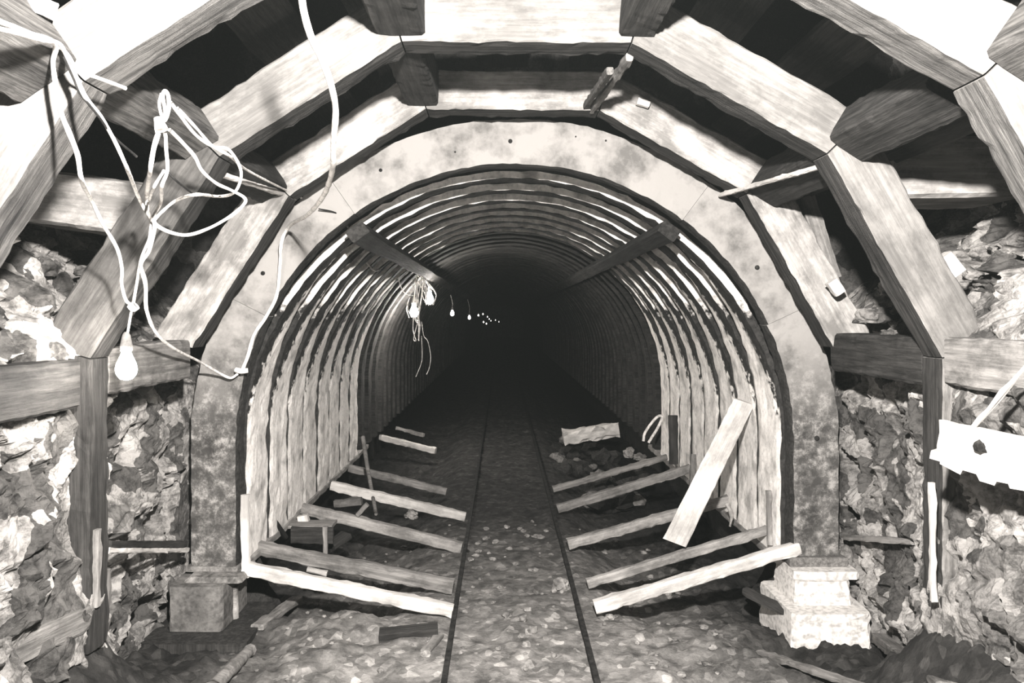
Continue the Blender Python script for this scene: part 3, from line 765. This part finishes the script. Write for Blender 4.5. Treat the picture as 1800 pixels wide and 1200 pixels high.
# ---------------------------------------------------------------- cables at the upper left
def cable(name, pts, r, label, mat='cable', cat='cable', **kw):
    q = []
    for (px, py, Y) in pts:
        if px < 440 and py < 345 and Y < 3: Y = min(Y, 1.84 if px < 165 else 1.84+(px-165)/130*0.34)
        q.append(W(px, py, Y))
    o = tube(name, q, r*0.76, mat, wob=0.25, **kw); return tag(o, label, cat)
cable('cable', [(528, -30, 1.85), (534, 20, 1.9), (548, 68, 1.95), (568, 110, 2.0), (582, 150, 2.05), (590, 195, 2.15), (586, 250, 2.3), (584, 300, 2.5), (568, 345, 2.9), (540, 378, 3.4), (510, 396, 3.9), (495, 425, 4.0), (492, 470, 4.05), (486, 520, 4.07), (468, 556, 4.07), (447, 588, 4.07), (436, 625, 4.07), (424, 655, 4.07)], 0.0115, 'thick white cable hanging from top, over the left of the arch', sides=10)
cable('cable', [(-30, 25, 1.50), (10, 42, 1.57), (50, 58, 1.66), (96, 76, 1.78), (93, 110, 1.9), (98, 150, 1.92), (108, 200, 2.0), (122, 235, 2.1), (136, 272, 2.2), (144, 318, 2.3), (160, 350, 2.35), (180, 392, 2.4), (205, 435, 2.5), (214, 470, 2.55), (214, 500, 2.6), (222, 528, 2.65), (234, 537, 2.68)], 0.0075, 'leftmost white cable dropping from the left shoulder to the bulb')
cable('cable', [(-30, 45, 1.50), (30, 58, 1.60), (70, 70, 1.70), (102, 76, 1.79), (118, 100, 1.92), (134, 135, 1.95), (150, 170, 2.0), (180, 210, 2.1), (205, 255, 2.2), (225, 300, 2.3), (243, 345, 2.4), (262, 380, 2.45), (285, 402, 2.5), (325, 413, 2.5), (365, 402, 2.5), (405, 380, 2.5), (428, 360, 2.5), (430, 348, 2.5), (408, 335, 2.5), (380, 322, 2.5), (355, 300, 2.5), (342, 275, 2.5), (320, 250, 2.5), (298, 228, 2.48)], 0.0068, 'white cable crossing the others and looping wide under left shoulder')
cable('cable', [(100, 78, 1.88), (118, 95, 1.92), (138, 123, 1.97), (175, 138, 2.02), (220, 155, 2.08)], 0.006, 'short white cable end sticking out right of left shoulder')
cable('cable', [(284, 165, 2.48), (280, 185, 2.48), (288, 212, 2.47), (296, 195, 2.47), (296, 170, 2.48), (290, 160, 2.48), (286, 170, 2.46), (290, 200, 2.45), (278, 220, 2.44), (290, 235, 2.44), (292, 262, 2.45), (294, 300, 2.46), (284, 328, 2.46), (283, 355, 2.47), (268, 385, 2.48), (262, 420, 2.5), (248, 455, 2.5), (240, 500, 2.6), (233, 540, 2.68)], 0.0065, 'knotted white cable with top loop running down to the bulb')
cable('cable', [(278, 235, 2.46), (270, 262, 2.46), (264, 300, 2.46), (258, 345, 2.46), (262, 380, 2.46), (272, 395, 2.47), (262, 440, 2.5), (248, 465, 2.5), (256, 500, 2.6), (258, 545, 2.8), (275, 585, 3.1), (305, 612, 3.4), (350, 635, 3.8), (385, 655, 4.0), (405, 664, 4.04), (418, 657, 4.06)], 0.0085, 'white cable sagging past the bulb to the arch')
cable('cable', [(300, 180, 2.5), (318, 205, 2.52), (345, 238, 2.6), (375, 258, 2.7), (400, 262, 2.75), (418, 285, 2.75), (424, 310, 2.75), (412, 338, 2.7), (385, 345, 2.65), (345, 342, 2.6), (310, 352, 2.55), (285, 372, 2.5), (268, 390, 2.48)], 0.0065, 'white cable curling below the left shoulder joint')
cable('cable', [(312, 190, 2.55), (345, 225, 2.65), (372, 255, 2.72), (405, 275, 2.8), (430, 296, 3.0), (470, 318, 3.4), (515, 340, 3.95), (530, 348, 4.05)], 0.006, 'thin white cable running from shoulder joint towards the arch')
cable('cable', [(288, 300, 2.46), (270, 330, 2.46), (262, 352, 2.46)], 0.0055, 'short white cable link between two hanging cables')
cable('cord', [(112, 100, 1.93), (130, 140, 1.96), (142, 165, 1.98), (170, 200, 2.05), (200, 240, 2.15), (240, 275, 2.3)], 0.004, 'thin black cord twisted beside the white cables', 'black_cord', 'cord')
cable('cord', [(292, 300, 2.45), (315, 322, 2.5), (345, 345, 2.6)], 0.004, 'short black cord crossing the left leaning post', 'black_cord', 'cord')
cable('cord', [(560, 367, 4.05), (585, 372, 4.08), (600, 380, 4.15)], 0.005, 'short black cord at the arch beside the thick cable', 'black_cord', 'cord')
# knot tape
o = tube('cable_knot', [W(276, 207, 2.13), W(280, 217, 2.13), W(284, 229, 2.13)], 0.012, 'cable', r1=0.014, wob=0.8); tag(o, 'lumpy white knot tying the cables under the loop', 'knot')
o = tube('cable_knot', [W(228, 536, 2.66), W(234, 541, 2.66), W(240, 537, 2.66)], 0.010, 'cable', wob=0.8); tag(o, 'small white knot just above the glowing bulb', 'knot')
o = tube('cable_clamp', [W(415, 650, 4.05), W(424, 652, 4.04), W(436, 651, 4.05)], 0.012, 'cable', wob=0.5); tag(o, 'pale clamp holding cables on the left of the arch', 'clamp')
# the glowing bulb
def bulb(pos, s, strength, label, cord_top=None, group=None, mname='glowing_bulb'):
    e = empty('light_bulb', pos, label, 'light bulb', group)
    p = Vector((0, 0, 0))
    prof = [(0.004, -0.062), (0.018, -0.058), (0.028, -0.045), (0.031, -0.03), (0.028, -0.012), (0.019, 0.008), (0.013, 0.022), (0.013, 0.03)]
    g = lathe('glass', [(r*s, z*s) for r, z in prof], (0, 0, 0), emit(mname, strength)); g.parent = e
    k = lathe('socket', [(0.017*s, 0.026*s), (0.018*s, 0.045*s), (0.012*s, 0.075*s), (0.006*s, 0.085*s)], (0, 0, 0), 'socket'); k.parent = e
    if cord_top:
        t = Vector(cord_top)-Vector(pos)
        c_ = tube('flex', [Vector((0, 0, 0.08*s)), Vector((0.004, 0, t.z*0.5)), t], 0.004*s, 'cable'); 
        c_.parent = k
    return e
bp = W(222, 632, 2.68)
bulb(bp, 1.1, 550, 'bare glowing bulb hanging at left in front of the post', W(232, 540, 2.67))
# bulbs deep in the tunnel
m1 = 40
far = [(795, 548, 12.2, 1.0, 'nearest bulb of the string deep in the tunnel'), (825, 556, 17.5, 1.0, 'second bulb of the string deep in the tunnel')]
for px, py, Y, s, lab in far: bulb(W(px, py, Y), s, 16, lab, W(px-3, py-30, Y), mname='far_bulb_glow')
for px, py, Y in [(841, 553, 25), (849, 551, 31), (857, 556, 38), (860, 560, 42), (863, 563, 46), (850, 565, 30), (855, 568, 34), (871, 562, 52), (877, 565, 55)]:
    bulb(W(px, py, Y), 0.8, 4, 'tiny bulb at the far end of the string in the tunnel', None, 'distant tunnel bulbs', 'distant_bulb_glow')
# tangle of wires around two lamps
TY = 8.5
bulb(W(728, 542, TY), 1.5, 700, 'lower left lamp inside the wire tangle in the tunnel', W(730, 500, TY), mname='tangle_bulb_glow')
bulb(W(755, 520, TY+0.3), 1.5, 700, 'upper right lamp inside the wire tangle in the tunnel', W(748, 492, TY+0.3), mname='tangle_bulb_glow')
random.seed(11)
for k in range(16):
    x0 = random.uniform(728, 750); y0 = random.uniform(478, 488)
    bx_, by_ = ((728, 542) if k % 2 else (755, 520))
    a = random.uniform(-14, 14)
    pts = [(x0, y0, TY+random.uniform(-.1, .2)), ((x0+bx_)/2+a*0.6, (y0+by_)/2-4, TY-0.1+random.uniform(-.1, .1)), (bx_+a, by_-3, TY-0.12), (bx_+a*0.5+random.uniform(-4, 4), by_+16, TY-0.1)]
    if k % 4 == 1: pts += [(bx_+a*0.4+6, by_+30, TY-.1), (bx_+8, by_+45+random.uniform(0, 12), TY-.1)]
    cable('wire', pts, 0.006, 'white wire in the tangle around the lamps on the left inside tunnel', cat='wire', n=6, sides=5)['group'] = 'wires of the tangle'
cable('wire', [(741, 565, TY-.1), (745, 590, TY-.1), (752, 600, TY-.1), (757, 625, TY-.1), (755, 645, TY-.1), (750, 658, TY-.1)], 0.005, 'long right tail of wire hanging under the tangle', cat='wire', sides=5)
cable('wire', [(741, 590, TY-.1), (742, 625, TY-.1), (740, 640, TY-.1), (731, 662, TY-.1)], 0.005, 'long left tail of wire hanging under the tangle', cat='wire', sides=5)
cable('wire', [(727, 555, TY-.1), (726, 580, TY-.1), (731, 598, TY-.1), (727, 595, TY-.1), (733, 570, TY-.1)], 0.006, 'small closed loop of wire hanging at left of tangle', cat='wire', sides=5)
cable('wire', [(600, 380, 4.5), (612, 400, 4.7), (628, 435, 5.2), (645, 462, 5.6), (660, 476, 6.0), (672, 465, 6.4), (678, 448, 6.6)], 0.008, 'white wire draped under the left runner near the arch', cat='wire', sides=6)
cable('wire', [(678, 448, 6.6), (690, 462, 6.9), (697, 472, 7.1), (703, 500, 7.5), (712, 515, 8.0), (728, 520, 8.3)], 0.006, 'thin white wire leading from the runner to the tangle', cat='wire', sides=6)

# ---------------------------------------------------------------- light
def point(name, loc, P, r, col=(1, 0.965, 0.93)):
    l = bpy.data.lights.new(name, 'POINT'); l.energy = P; l.shadow_soft_size = r; l.color = col
    o = bpy.data.objects.new(name, l); COL.objects.link(o); o.location = loc; return o
point('photographers_lamp', (0.05, 0.45, 2.27), 2000, 0.05)
